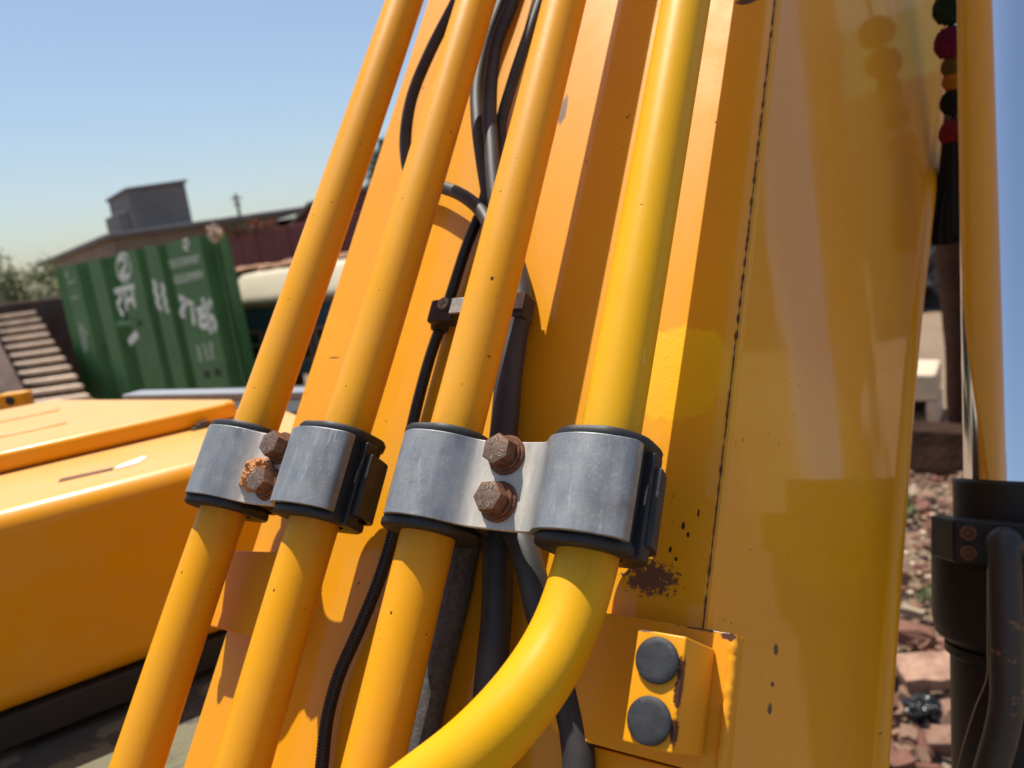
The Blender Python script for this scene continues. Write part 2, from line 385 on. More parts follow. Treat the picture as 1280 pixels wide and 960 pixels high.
# ---- clamps
FONT_CACHE = {}
def text_polys(ch):
    if ch in FONT_CACHE: return FONT_CACHE[ch]
    cu = bpy.data.curves.new('t', 'FONT'); cu.body = ch; cu.size = 1.0; cu.align_x = 'CENTER'; cu.align_y = 'CENTER'; cu.extrude = .05; cu.resolution_u = 3
    ob = bpy.data.objects.new('t', cu); COL.objects.link(ob)
    dg = bpy.context.evaluated_depsgraph_get(); dg.update()
    me = bpy.data.meshes.new_from_object(ob.evaluated_get(dg))
    bpy.data.objects.remove(ob); bpy.data.curves.remove(cu); FONT_CACHE[ch] = me; return me
def bolt_mesh(rot, seed):
    """axis along +z; washer at 0, hexagon head above; raised grade lettering on its face"""
    bm = bmesh.new()
    lathe(bm, [(.0142, -.001), (.0146, .0004), (.0143, .0026), (.0138, .0030)], 40)
    lathe(bm, [(.0122, .0028), (.0127, .0040), (.0122, .0054)], 36)
    r = .0116; prev = None
    hexp = lambda q, z: [bm.verts.new((q * math.cos(math.pi / 3 * i + rot), q * math.sin(math.pi / 3 * i + rot), z)) for i in range(6)]
    a = hexp(r, .0050); b = hexp(r, .0150); c = hexp(r * .955, .0159); d = hexp(r * .90, .0161)
    for p, q in ((a, b), (b, c), (c, d)):
        for i in range(6): bm.faces.new((p[i], p[(i + 1) % 6], q[(i + 1) % 6], q[i]))
    f = bm.faces.new(d); f.material_index = 1
    for (word, base) in (('SW', math.pi / 2), ('10.9', -math.pi / 2)):
        n = len(word); step = .62 if n == 2 else .50
        for i, ch in enumerate(word):
            ang = base + (i - (n - 1) / 2) * (-step)
            me = text_polys(ch); k = len(bm.verts); kf = len(bm.faces)
            bm.from_mesh(me); bm.verts.ensure_lookup_table(); bm.faces.ensure_lookup_table()
            Mx = Matrix.Rotation(rot, 4, 'Z') @ Matrix.Rotation(ang - math.pi / 2, 4, 'Z') @ T(0, .0062, .0162) @ Matrix.Diagonal((.0052, .0052, .0066, 1))
            bmesh.ops.transform(bm, matrix=Mx, verts=bm.verts[k:])
            for fc in bm.faces[kf:]: fc.material_index = 2
    for v in bm.verts:
        if v.co.z < .0158: v.co += noise.noise_vector(v.co * 260 + Vector((seed, 0, 0))) * .00035
    me = bpy.data.meshes.new('bolt'); bm.to_mesh(me); bm.free()
    for x in ('bolt', 'bolt_face', 'bolt_text'): me.materials.append(M[x])
    me.shade_smooth(); me.set_sharp_from_angle(angle=R(32)); return me

def clamp(c1, c2, bolts, label):
    v0, v1 = .0845, .1475; th = .0048; o = Vector(((c1 + c2) / 2, v0, wp)); Mc = MB @ T(o)
    prof = [(c1 - .0272, .008), (c1 - .0268, .018), (c1 - .0235, .0285), (c1 - .017, .0352), (c1 - .008, .0395), (c1 + .002, .0398), (c1 + .013, .0375), (c1 + .024, .0325), (c1 + .033, .0250), (c1 + .0395, .0200), (c1 + .047, .0178),
            (c2 - .047, .0176), (c2 - .0365, .0200), (c2 - .0315, .0262), (c2 - .0245, .034), (c2 - .014, .0390), (c2, .0410), (c2 + .013, .0390), (c2 + .026, .0340), (c2 + .0315, .0310), (c2 + .0342, .0280), (c2 + .0350, .024), (c2 + .0352, .020)]
    P = cat([(a - o.x, b, 0) for a, b in prof], 4)
    inner = []
    for i, p in enumerate(P):
        t = (P[min(i + 1, len(P) - 1)] - P[max(i - 1, 0)]).normalized(); inner.append(p - Vector((-t.y, t.x, 0)) * th)
    bm = bmesh.new(); H = v1 - v0
    nv = 8
    def row(L, v): return [bm.verts.new((p.x, v, p.y)) for p in L]
    outs = [row(P, H * j / nv) for j in range(nv + 1)]; ins = [row(inner, 0), row(inner, H)]
    n = len(P)
    for a, b in zip(outs, outs[1:]):
        for i in range(n - 1): bm.faces.new((a[i], a[i + 1], b[i + 1], b[i]))
    for i in range(n - 1):
        bm.faces.new((ins[0][i + 1], ins[0][i], ins[1][i], ins[1][i + 1]))
        bm.faces.new((outs[0][i + 1], outs[0][i], ins[0][i], ins[0][i + 1])); bm.faces.new((outs[-1][i], outs[-1][i + 1], ins[1][i + 1], ins[1][i]))
    for e in (0, n - 1):
        for j in range(nv):
            pass
    bm.faces.new([r[0] for r in outs] + [ins[1][0], ins[0][0]]); bm.faces.new([r[-1] for r in outs][::-1] + [ins[0][-1], ins[1][-1]])
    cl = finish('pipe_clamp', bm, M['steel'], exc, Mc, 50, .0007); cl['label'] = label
    for c in (c1, c2):
        bm = bmesh.new(); seg = 56; rings = []
        for (rad, v) in ((.0212, -.0065), (.0335, -.0070), (.0350, -.0055), (.0350, -.0015), (.0340, .0002), (.0325, .002), (.0325, H - .002), (.0345, H + .0005), (.0352, H + .0050), (.0338, H + .0072), (.0212, H + .0065)):
            ring = []
            for s in range(seg):
                a = 2 * math.pi * s / seg; ca, sa = math.cos(a), math.sin(a)
                sq = 1 / (abs(ca) ** 3.2 + abs(sa) ** 3.2) ** (1 / 3.2)
                rr = rad * (1 if rad < .03 else min(sq, 1.06))
                ring.append(bm.verts.new((c - o.x + rr * ca, v, rr * sa)))
            rings.append(ring)
        for a, b in zip(rings, rings[1:] + rings[:1]):
            for s in range(seg): bm.faces.new((a[s], a[(s + 1) % seg], b[(s + 1) % seg], b[s]))
        finish('rubber_bush', bm, M['rubber'], cl, Mc, 50)
    # rubber tongue and lower half of the clamp, showing past the right end
    bm = bmesh.new(); box(bm, (c2 - o.x + .026, -.0075, -.006), (c2 - o.x + .0385, H - .001, .0085)); box(bm, (c2 - o.x + .0262, -.006, .0086), (c2 - o.x + .0300, H - .002, .0200))
    finish('rubber_tongue', bm, M['rubber'], cl, Mc, 40, .0022, 3)
    lp = [(c1 - .036, .002), (c1 - .035, -.010), (c1 - .031, -.028), (c1 - .020, -.0385), (c1, -.0405), (c1 + .020, -.0385), (c1 + .034, -.026), (c1 + .041, -.004), (c1 + .048, .004),
          (c2 - .048, .004), (c2 - .041, -.004), (c2 - .034, -.026), (c2 - .020, -.0385), (c2, -.0405), (c2 + .020, -.0385), (c2 + .033, -.028), (c2 + .0395, -.012), (c2 + .0425, .003)]
    Q = cat([(a - o.x, b, 0) for a, b in lp], 4); bm = bmesh.new(); rows = []
    for i, p in enumerate(Q):
        t = (Q[min(i + 1, len(Q) - 1)] - Q[max(i - 1, 0)]).normalized(); q = p + Vector((-t.y, t.x, 0)) * .0046
        rows.append([bm.verts.new((p.x, .002, p.y)), bm.verts.new((p.x, H - .010, p.y)), bm.verts.new((q.x, H - .010, q.y)), bm.verts.new((q.x, .002, q.y))])
    for a, b in zip(rows, rows[1:]):
        for e in range(4): bm.faces.new((a[e], a[(e + 1) % 4], b[(e + 1) % 4], b[e]))
    bm.faces.new(rows[0]); bm.faces.new(rows[-1][::-1])
    finish('lower_clamp_half', bm, M['dark_steel'], cl, Mc, 50, .0008, 2)
    bm = bmesh.new(); box(bm, (c1 - o.x - .010, .012, wA - wp - .002), (c1 - o.x + .010, H - .018, -.042))
    finish('standoff', bm, M['block'], cl, Mc, 40, .002, 2)
    for i, (u, v, rot, sd) in enumerate(bolts):
        b = bpy.data.objects.new('bolt', bolt_mesh(rot, sd)); link(b, MB @ T(u, v, wp + .0170), cl)
    return cl
clamp(-.597 + .004, -.476, [(-.5255, .1345, .45, 1.0), (-.5270, .1025, .9, 2.0)], 'left grey steel clamp with a clay-caked bolt')
clamp(-.3595, -.2275, [(-.2950, .1370, .55, 3.0), (-.2935, .1035, .15, 4.0)], 'right grey steel clamp with two rusty bolts')

# ---- mud nest stuck on the left clamp
no = Vector((-.541, .1085, wp + .0185)); bm = bmesh.new()
v = blob(bm, (0, 0, 0), (.0175, .0155, .0125), 6, .22, 2.0, 4.0)
holes = [Vector((-.35, .30, 1.0)).normalized(), Vector((.32, .62, .85)).normalized()]
for q in v:
    q.co += noise.noise_vector(q.co * 300) * .0007
    for h in holes:
        d = (Vector((q.co.x / .0185, q.co.y / .0160, q.co.z / .0125)).normalized() - h).length
        if d < .20: q.co -= h * .0095 * (1 - (d / .20) ** 4)
        elif d < .34: q.co += h * .0009
tag(finish('mud_nest', bm, M['mud_nest'], None, MB @ T(no), 60), 'orange clay wasp nest with two holes on the left clamp', 'wasp nest')

# ---- hoses
def hose(name, pts, r, m, label=None, sub=8, seg=18, rib=0.0):
    P = [Vector((a, b, c + wA)) for a, b, c in pts]; o = P[0].copy(); C = cat([p - o for p in P], sub); rr = r
    if rib:
        D = []
        for a, b in zip(C, C[1:]):
            k = max(1, int((b - a).length / .0006))
            D += [a.lerp(b, i / k) for i in range(k)]
        C = D; rr = [r + (rib if (i // 2) % 2 else 0) for i in range(len(C))]
    bm = bmesh.new(); tube(bm, C, rr, seg)
    h = finish(name, bm, m, exc, MB @ T(o), 60)
    if label: h['label'] = label
    return h
hose('hose', [(-.520, 1.0, .02), (-.538, .804, .020), (-.553, .731, .020), (-.570, .661, .020), (-.578, .597, .020), (-.573, .549, .020), (-.563, .509, .018), (-.543, .472, .017), (-.503, .453, .018), (-.463, .432, .022), (-.431, .407, .026), (-.409, .381, .030), (-.390, .345, .030), (-.372, .30, .026)], .0068, M['hose'], 'black hose looping out left behind the second pipe')
hose('hose', [(-.455, 1.1, .016), (-.479, .784, .016), (-.484, .709, .016), (-.490, .639, .016), (-.485, .580, .016), (-.472, .533, .016), (-.453, .482, .016), (-.432, .429, .014), (-.413, .384, .012), (-.395, .34, .010)], .0075, M['hose'])
hose('hose', [(-.44, 1.1, .034), (-.454, .752, .034), (-.451, .678, .034), (-.458, .623, .034), (-.453, .572, .034), (-.442, .521, .034), (-.429, .478, .034), (-.414, .430, .034), (-.396, .376, .032), (-.375, .32, .030)], .0075, M['hose'])
hose('hose', [(-.39, 1.1, .024), (-.411, .745, .024), (-.421, .677, .024), (-.427, .617, .024), (-.433, .558, .022), (-.437, .52, .018), (-.432, .488, .014), (-.425, .445, .012), (-.41, .40, .010)], .0060, M['hose'])
hose('conduit', [(-.441, .470, .0105), (-.441, .446, .0105), (-.441, .408, .0105)], .0050, M['conduit'])
hose('conduit', [(-.441, .408, .011), (-.447, .371, .011), (-.4495, .335, .011), (-.4525, .292, .011), (-.456, .254, .011), (-.456, .190, .011), (-.450, .119, .011), (-.446, .084, .011), (-.448, .046, .011), (-.456, .002, .011), (-.464, -.034, .011), (-.464, -.068, .011), (-.456, -.104, .011), (-.451, -.134, .011), (-.45, -.3, .011)], .0051, M['conduit'], 'black corrugated cable conduit', 4, 14, .0005)
hose('hose', [(-.425, .43, .012), (-.398, .372, .013), (-.372, .322, .015), (-.362, .290, .018), (-.361, .267, .018), (-.358, .233, .018), (-.352, .192, .018), (-.346, .151, .018), (-.336, .099, .018), (-.322, .039, .018), (-.313, -.016, .020), (-.304, -.066, .022), (-.29, -.3, .022)], .0118, M['hose'])
hose('braided_hose', [(-.352, .15, .014), (-.362, .098, .014), (-.366, .078, .014), (-.365, .046, .014), (-.366, .010, .014), (-.367, -.025, .014), (-.366, -.064, .014), (-.365, -.096, .014), (-.36, -.3, .014)], .0125, M['braid'])
hose('hose', [(-.330, .135, .022), (-.321, .103, .022), (-.305, .086, .026), (-.293, .066, .026), (-.284, .044, .022), (-.270, .018, .018), (-.254, -.010, .015), (-.243, -.033, .014), (-.236, -.060, .014), (-.23, -.3, .014)], .0110, M['hose'])
# ---- clip holding the conduit
MW = MB @ T(0, 0, wA)
bm = bmesh.new(); box(bm, (-.4285, .287, .0305), (-.350, .303, .0335)); finish('clip_bar', bm, M['steel_edge'], exc, MW, 40, .0008)
bm = bmesh.new(); box(bm, (-.362, .281, .012), (-.3495, .3035, .0302)); finish('clip_end', bm, M['dark_steel'], exc, MW, 40, .001)
bm = bmesh.new()
tube(bm, [Vector((-.4525, .281, .0125)), Vector((-.4525, .306, .0125))], .0088, 20); box(bm, (-.456, .2822, .0150), (-.4265, .3058, .0300))
ck = finish('conduit_clip', bm, M['dark_steel'], exc, MW, 40, .0025)
bm = bmesh.new(); lathe(bm, [(.0055, .0300), (.0060, .0312), (.0060, .0340), (.0048, .0352)], 20, (-.4375, .2985)); box(bm, (-.4418, .2979, .0353), (-.4332, .2991, .0359)); box(bm, (-.4381, .2942, .0354), (-.4369, .3028, .0360))
finish('screw', bm, M['steel_edge'], ck, MW, 40)

# ---- mounting blocks
def rounded(x0, y0, x1, y1, r, n=6):
    out = []
    for cx, cy, a0, rr in ((x1, y1, 0, r[0]), (x0, y1, 90, r[1]), (x0, y0, 180, r[2]), (x1, y0, 270, r[3])):
        sx = -1 if cx == x1 else 1; sy = -1 if cy == y1 else 1
        for i in range(n + 1):
            a = R(a0 + 90 * i / n); out.append((cx + sx * rr + rr * math.cos(a), cy + sy * rr + rr * math.sin(a)))
    return out
MW = MB @ T(0, 0, wA)
bm = bmesh.new(); prism(bm, rounded(-.262, -.034, -.1435, .0485, (.001, .002, .012, .002)), .0005, .020)
blk = finish('mounting_block', bm, M['block'], boom, MW, 40, .0012)
bm = bmesh.new(); prism(bm, rounded(-.1855, -.0250, -.1555, .0372, (.0015,) * 4), .0202, .0750)
finish('pad_block', bm, M['block'], boom, MW, 40, .0012)
for cy in (.0215, -.0110):
    bm = bmesh.new(); bmesh.ops.create_circle
    rings = [(.0126, .0752), (.0130, .0760), (.0130, .0775), (.0122, .0783)]
    lathe(bm, rings + [(.009, .0784), (.005, .0786), (.0005, .0787)], 40, (-.1705, cy))
    for q in bm.verts:
        if q.co.z > .0780: q.co.z += .0005 * noise.noise(Vector((q.co.x * 160, q.co.y * 60, cy * 90)))
    finish('rubber_pad', bm, M['pad'], boom, MW, 50)
bm = bmesh.new(); prism(bm, [(-.240, -.20), (-.155, -.20), (-.155, -.036), (-.240, -.036)], .0005, .008)
finish('mounting_block', bm, M['block'], boom, MW, 40, .001)
bm = bmesh.new(); prism(bm, [(-.628, -.020), (-.535, -.020), (-.535, .056), (-.628, .048)], .0005, .033)
finish('mounting_block', bm, M['block'], boom, MW, 40, .0015)
bm = bmesh.new(); pts = [Vector((-.6275 + .003 * noise.noise(Vector((i * .6, 0, 0))), -.018 + .064 * i / 24, .0335 + .0018 * noise.noise(Vector((i * .7, 5, 0))))) for i in range(25)]
tube(bm, pts, [.0042 + .0016 * noise.noise(Vector((i * .9, 9, 0))) for i in range(25)], 12)
finish('weld_bead', bm, M['block'], boom, MW, 60)
bm = bmesh.new(); pts = [Vector((-.1442 + .0012 * noise.noise(Vector((i * .6, 0, 2))), -.032 + .080 * i / 28, .0205)) for i in range(29)]
tube(bm, pts, [.0032 + .0014 * noise.noise(Vector((i * .9, 9, 1))) for i in range(29)], 12)
finish('weld_bead', bm, M['block'], boom, MW, 60)

# ---- boom cylinder (upright on the far right)
CY = Vector((1.0761, -.008, 1.6225)); ax = Vector((.32, .002, 1)).normalized()   # the cylinder leans forward like the boom
MC = T(CY) @ Vector((0, 0, 1)).rotation_difference(ax).to_matrix().to_4x4() @ T(0, 0, -1.643)
bm = bmesh.new(); lathe(bm, [(.085, .75), (.072, .80), (.072, 1.425), (.078, 1.43), (.078, 1.44)], 72)
brl = finish('cylinder_barrel', bm, M['black'], exc, MC, 40)
bm = bmesh.new(); lathe(bm, [(.074, 1.4405), (.088, 1.452), (.0915, 1.470), (.0915, 1.575), (.088, 1.590)], 72); finish('cylinder_collar', bm, M['black'], brl, MC, 50, .001)
bm = bmesh.new(); lathe(bm, [(.0665, 1.5905), (.0665, 1.640), (.064, 1.643), (.056, 1.643)], 72); finish('cylinder_gland', bm, M['black'], brl, MC, 40, .0008)
bm = bmesh.new(); lathe(bm, [(.0545, 1.644), (.0545, 3.4)], 96); finish('piston_rod', bm, M['chrome'], exc, MC, 60)
# direction from the cylinder to the viewer's side, where the port tube sits
ang = math.atan2(.008 - .0, -1.074)
dv = Vector((math.cos(ang), math.sin(ang), 0)); dr = Vector((-dv.y, dv.x, 0))  # dr points to the picture's left (+Y side)
if dr.y < 0: dr = -dr
def cp(a, out, z): return dr * a + dv * out + Vector((0, 0, z))
bm = bmesh.new(); hexa(bm, [cp(a, o, z) for z in (1.548, 1.5985) for a, o in ((.088, .052), (-.06, .052), (-.06, .104), (.060, .104))][:4] + [cp(a, o, 1.5985) for a, o in ((.088, .052), (-.06, .052), (-.06, .104), (.060, .104))])
finish('port_flange', bm, M['black'], brl, MC, 40, .004, 3)
for z in (1.584, 1.562):
    bm = bmesh.new(); prism_r = [(.0042, 0), (.0085, 0), (.0092, .0015), (.0085, .004), (.0052, .0045), (.0042, .002)]
    lathe(bm, prism_r, 28)
    Mr = MC @ T(cp(.045, .1045, z)) @ dv.to_track_quat('Z', 'Y').to_matrix().to_4x4()
    finish('socket_bolt', bm, M['rust'], brl, Mr, 40)
bm = bmesh.new()
tube(bm, cat([cp(.010, .100, 1.578), cp(.0100, .118, 1.5775), cp(.010, .126, 1.566), cp(.010, .127, 1.55), cp(.010, .127, 1.44), cp(.011, .127, 1.405), cp(.017, .127, 1.37), cp(.027, .127, 1.33), cp(.037, .126, 1.28), cp(.052, .124, 1.20), cp(.06, .12, 1.05)], 8), .0165, 28)
bmesh.ops.create_uvsphere(bm, u_segments=24, v_segments=12, radius=.020, matrix=T(cp(.010, .118, 1.574)))
finish('port_tube', bm, M['tube_black'], brl, MC, 60)
bm = bmesh.new(); tube(bm, cat([cp(.026, .139, 1.55), cp(.0275, .140, 1.47), cp(.0285, .141, 1.435), cp(.040, .142, 1.40), cp(.058, .138, 1.33), cp(.075, .13, 1.22)], 6), .0009, 8)
finish('wire', bm, M['trim'], brl, MC, 60)
bm = bmesh.new(); box(bm, (-.13, -.12, .62), (.13, .12, .76))
finish('cylinder_mount', bm, M['black'], exc, MC, 40, .01)

# ---- engine hood
HZ = 1.76
hd = Vector((.907, -.421, 0)).normalized(); hn = Vector((-hd.y, hd.x, 0))   # hn points away from the viewer
h0 = Vector((.406, 1.024, 0))
def hp(a, b, z): q = h0 + hd * a + hn * b; return Vector((q.x, q.y, z))
def hpoly(bm, pts, z0, z1): prism(bm, [tuple(hp(a, b, 0))[:2] for a, b in pts], z0, z1)
bm = bmesh.new(); hpoly(bm, [(-1.3, 0), (.395, 0), (.44, .045), (.44, .245), (.16, .85), (-1.3, .85)], 1.505, HZ)
hood = finish('engine_hood', bm, M['hood'], exc, I4, 40, .044, 10)
bm = bmesh.new(); hpoly(bm, [(-1.3, .247), (.335, .247), (.352, .262), (.109, .800), (.06, .815), (-1.3, .815)], 1.7605, 1.793)
lid = finish('hood_lid', bm, M['hood'], hood, I4, 40, .016, 5)
for b in (.40, .60):
    bm = bmesh.new(); hpoly(bm, [(-1.3, b), (.10, b), (.10, b + .05), (-1.3, b + .05)], 1.7925, 1.7955)
    finish('hood_rib', bm, M['hood'], hood, I4, 40, .0028, 3)
bm = bmesh.new(); hpoly(bm, [(-1.3, .004), (.40, .004), (.40, .05), (-1.3, .05)], 1.462, 1.5045)
finish('hood_seal', bm, M['seal'], hood, I4, 40, .004)
lt = hp(.28, .238, HZ + .001)
bm = bmesh.new(); box(bm, (-.022, -.012, 0), (.022, .008, .005)); box(bm, (-.010, -.008, .005), (.004, .005, .013)); box(bm, (.002, -.009, .010), (.026, .003, .017))
finish('hood_latch', bm, M['dark_steel'], hood, T(lt) @ Matrix.Rotation(math.atan2(hd.y, hd.x), 4, 'Z') @ Matrix.Scale(.62, 4), 40, .0015)
bm = bmesh.new(); hpoly(bm, [(.066, .088), (.132, .080), (.135, .096), (.070, .108)], HZ + .0004, HZ + .0010)
finish('scuff_mark', bm, M['brown_mark'], hood, I4, 0)
bm = bmesh.new(); hpoly(bm, [(.136, .079), (.165, .082), (.180, .108), (.178, .124), (.138, .097)], HZ + .0004, HZ + .0010)
finish('scuff_mark', bm, M['white_mark'], hood, I4, 0)
bm = bmesh.new(); box(bm, (-1.0, .67, 1.18), (1.4, 2.3, 1.45)); 
finish('deck', bm, M['deck'], exc, I4, 40, .01)
bm = bmesh.new(); hexa(bm, [(.99, .95, 1.750), (1.03, .95, 1.750), (1.00, 1.66, 1.755), (.95, 1.66, 1.755), (.99, .95, 1.768), (1.03, .95, 1.768), (1.00, 1.66, 1.774), (.95, 1.66, 1.774)])
finish('grey_rail', bm, M['grey_rail'], exc, I4, 40, .004)
bm = bmesh.new(); hexa(bm, [(.93, .9, 1.45), (1.30, .9, 1.45), (1.25, 1.75, 1.45), (.93, 1.75, 1.45), (.945, .9, 1.72), (1.30, .9, 1.72), (1.25, 1.75, 1.72), (.945, 1.75, 1.72)])
finish('engine_cover', bm, M['seal'], exc, I4, 40, .01)
bm = bmesh.new(); box(bm, (-.020, -.035, -.08), (.020, .035, .018)); 
lathe_c = bm
lug = finish('lifting_lug', bm, M['hood'], exc, T(.915, 2.06, 1.775) @ Matrix.Rotation(R(30), 4, 'Z'), 40, .008, 4)
bm = bmesh.new(); lathe(bm, [(.012, 0), (.011, .002), (.004, .0025)], 20)
finish('lug_hole', bm, M['seal'], lug, PW[lug.name] @ T(-.0205, .0, .0) @ Matrix.Rotation(R(-90), 4, 'Y'), 40)

# ================================================================== HANGING TASSEL
TX = Vector((1.381, .059, 0)); tz = lambda y: 2.254 - (y / 320) * .36
tas = empty('tassel', (TX.x, TX.y, 1.893), 'woollen pom-pom charm with long black tail hanging behind the chrome rod', 'tassel')
def pom(y, r, m, lab, dy=0.0):
    bm = bmesh.new(); v = bmesh.ops.create_icosphere(bm, subdivisions=5, radius=1.0)['verts']
    for q in v:
        d = q.co.normalized(); q.co = d * r * .767 * (1 + .16 * noise.noise(d * 26) + .10 * noise.noise(d * 9))
    o = finish('pom_pom', bm, m, tas, T(TX.x, TX.y + dy, tz(y)), 60); o['label'] = lab
pom(15, .030, M['wool_green'], 'dark green pom-pom'); pom(58, .0295, M['wool_pink'], 'magenta pom-pom')
pom(88, .019, M['wool_olive'], 'olive pom-pom'); pom(106, .018, M['wool_orange'], 'orange pom-pom')
pom(133, .023, M['wool_black'], 'black pom-pom'); pom(172, .026, M['wool_red'], 'red pom-pom')
bm = bmesh.new()
for i in range(240):
    a = random.uniform(0, 6.28); q = math.sqrt(random.random()); L = tz(318) + random.uniform(0, .012)
    x, y = math.cos(a) * q * .767, math.sin(a) * q * .767
    pts = [Vector((x * .016, y * .016, tz(182))), Vector((x * .028, y * .028, tz(230))), Vector((x * .042, y * .054, tz(290))), Vector((x * .044, y * .060, L))]
    tube(bm, cat(pts, 2), [.0035] * 6 + [.002], 5)
finish('hair_tail', bm, M['wool_black'], tas, T(TX.x, TX.y, 0), 60)
bm = bmesh.new(); tube(bm, [Vector((0, 0, 1.97)), Vector((0, 0, 3.0))], .003, 8); finish('cord', bm, M['wool_black'], tas, T(TX.x, TX.y, 0), 60)

# ================================================================== SETTING
bm = bmesh.new()
N = 90
def gx(i, n=N): 
    t = i / n * 2 - 1; return math.copysign(abs(t) ** 3.2 * 900, t)
grid = [[bm.verts.new((gx(i) + 5, gx(j) + 5, .0)) for j in range(N + 1)] for i in range(N + 1)]
for row in grid:
    for q in row:
        r = (q.co.xy - Vector((4, 2))).length
        q.co.z = -.035 + .05 * noise.noise(Vector((q.co.x * .5, q.co.y * .5, 0))) * min(1, r / 4) if r < 60 else -.03
for i in range(N):
    for j in range(N): bm.faces.new((grid[i][j], grid[i + 1][j], grid[i + 1][j + 1], grid[i][j + 1]))
tag(finish('ground', bm, M['dirt'], None, I4, 80), kind='structure')

# ---- green container
P0 = Vector((7.493, 14.18, 0)); cdr = Vector((-.20839, -.97805, 0)); cn = Vector((-.97805, .20839, 0)); CL = 6.368
MCt = Matrix(((cdr.x, cn.x, 0, P0.x), (cdr.y, cn.y, 0, P0.y), (0, 0, 1, 0), (0, 0, 0, 1)))   # local: s, out, z
ct = empty('corrugated_panel', (7.0, 11.0, 0), 'weathered green corrugated steel panel with white painted letters beside the stone steps', 'steel panel')
def fs(x): q = (x - 70) / 200; return q * 13.7 / (q * 13.7 + (1 - q) * 9.25) * CL
prof = [(0, .03), (fs(78), -.15)]
for a, b in ((81, 98), (113, 128), (147, 173), (184, 200), (211, 253)):
    prof += [(fs(a - 2), -.15), (fs(a), .05), (fs(b), .05), (fs(b + 2.5), -.15)]
prof += [(fs(264), -.15), (CL - .04, .03), (CL, .03)]
bm = bmesh.new(); a = [bm.verts.new((s, o, .15)) for s, o in prof]; b = [bm.verts.new((s, o, 2.54 + .015 * math.sin(s * 5))) for s, o in prof]
a2 = [bm.verts.new((s, o - .03, .15)) for s, o in prof]; b2 = [bm.verts.new((s, o - .03, 2.54 + .015 * math.sin(s * 5))) for s, o in prof]
for i in range(len(prof) - 1):
    bm.faces.new((a[i], a[i + 1], b[i + 1], b[i])); bm.faces.new((a2[i + 1], a2[i], b2[i], b2[i + 1])); bm.faces.new((b[i], b[i + 1], b2[i + 1], b2[i])); bm.faces.new((a[i + 1], a[i], a2[i], a2[i + 1]))
finish('corrugated_side', bm, M['green'], ct, MCt, 20)
bm = bmesh.new()
box(bm, (.1, -.25, .0), (.2, -.19, 2.4)); box(bm, (CL - .3, -.25, 0), (CL - .2, -.19, 2.4)); box(bm, (.21, -.24, 2.2), (CL - .31, -.195, 2.32)); box(bm, (.21, -.24, .03), (CL - .31, -.195, .145))
finish('back_frame', bm, M['green'], ct, MCt, 20)
bm = bmesh.new(); box(bm, (2.60, .052, 1.46), (3.50, .10, 1.53)); finish('lock_bar', bm, M['green'], ct, MCt, 20, .01)
def strokes(name, ls, w, m):
    bm = bmesh.new()
    for st in ls:
        pts = cat([(s, z, 0) for s, z in st], 5 if len(st) > 2 else 1)
        L = []; Rr = []
        for i, p in enumerate(pts):
            t = (pts[min(i + 1, len(pts) - 1)] - pts[max(i - 1, 0)]).normalized(); nn = Vector((-t.y, t.x, 0)) * w / 2
            L.append(p + nn); Rr.append(p - nn)
        for q in range(len(pts) - 1):
            c = [L[q], Rr[q], Rr[q + 1], L[q + 1]]
            f = [bm.verts.new((v.x, .055, v.y)) for v in c]; g = [bm.verts.new((v.x, .044, v.y)) for v in c]
            bm.faces.new(f)
            for e in range(4): bm.faces.new((f[e], f[(e + 1) % 4], g[(e + 1) % 4], g[e]))
    return finish(name, bm, m, ct, MCt, 0)
strokes('lettering', [[(5.04, 1.81), (5.43, 1.69)], [(5.25, 1.78), (5.1, 1.67), (4.98, 1.59), (5.1, 1.57)], [(5.39, 1.7), (5.31, 1.43)], [(5.49, 1.61), (5.91, 1.66)], [(5.79, 1.64), (5.75, 1.31)], [(5.75, 1.52), (5.58, 1.54), (5.5, 1.44), (5.65, 1.41), (5.77, 1.46)], [(5.77, 1.5), (5.91, 1.51), (5.94, 1.43), (5.86, 1.35)], [(5.77, 1.65), (5.73, 1.77)], [(5.86, 1.66), (5.96, 1.73)]], .085, M['wtext'])
strokes('lettering', [[(3.06, 2.39), (3.27, 2.51), (3.46, 2.52), (3.60, 2.43), (3.56, 2.27), (3.37, 2.15), (3.14, 2.15), (3.01, 2.26), (3.06, 2.39)]], .035, M['wtext'])
strokes('lettering', [[(3.2, 2.44), (3.37, 2.46), (3.45, 2.39), (3.26, 2.28), (3.11, 2.21), (3.44, 2.21)]], .07, M['wtext'])
strokes('lettering', [[(2.74, 2.0), (3.56, 2.04)], [(2.92, 2.01), (2.91, 1.89), (2.75, 1.8), (2.84, 1.61)], [(3.16, 2.01), (3.05, 1.69)], [(3.15, 1.84), (3.38, 1.86)], [(3.45, 2.02), (3.4, 1.73)]], .085, M['wtext'])
strokes('lettering', [[(4.28, 2.07), (4.36, 2.0), (4.26, 1.92), (4.36, 1.84), (4.26, 1.78), (4.36, 1.66)]], .09, M['wtext'])
strokes('lettering', [[(4.54, 2.02), (4.60, 1.95), (4.52, 1.88), (4.58, 1.79), (4.52, 1.73), (4.58, 1.62)]], .08, M['wtext'])
for q in [[(5.51, 2.50), (5.63, 2.51), (5.65, 2.45), (5.5, 2.44), (5.61, 2.38)], [(.68, 2.45), (.66, 2.33)]]: strokes('lettering', [q], .035, M['wtext'])
for q in [[(.60, 2.26), (1.0, 2.26)], [(.60, 1.99), (1.02, 2.0)], [(4.95, 2.28), (5.89, 2.29)], [(4.95, 2.22), (5.86, 2.24)], [(5.0, 2.07), (5.89, 2.09)], [(4.99, 2.01), (5.89, 2.04)]]: strokes('lettering', [q], .05, M['wfaint'])
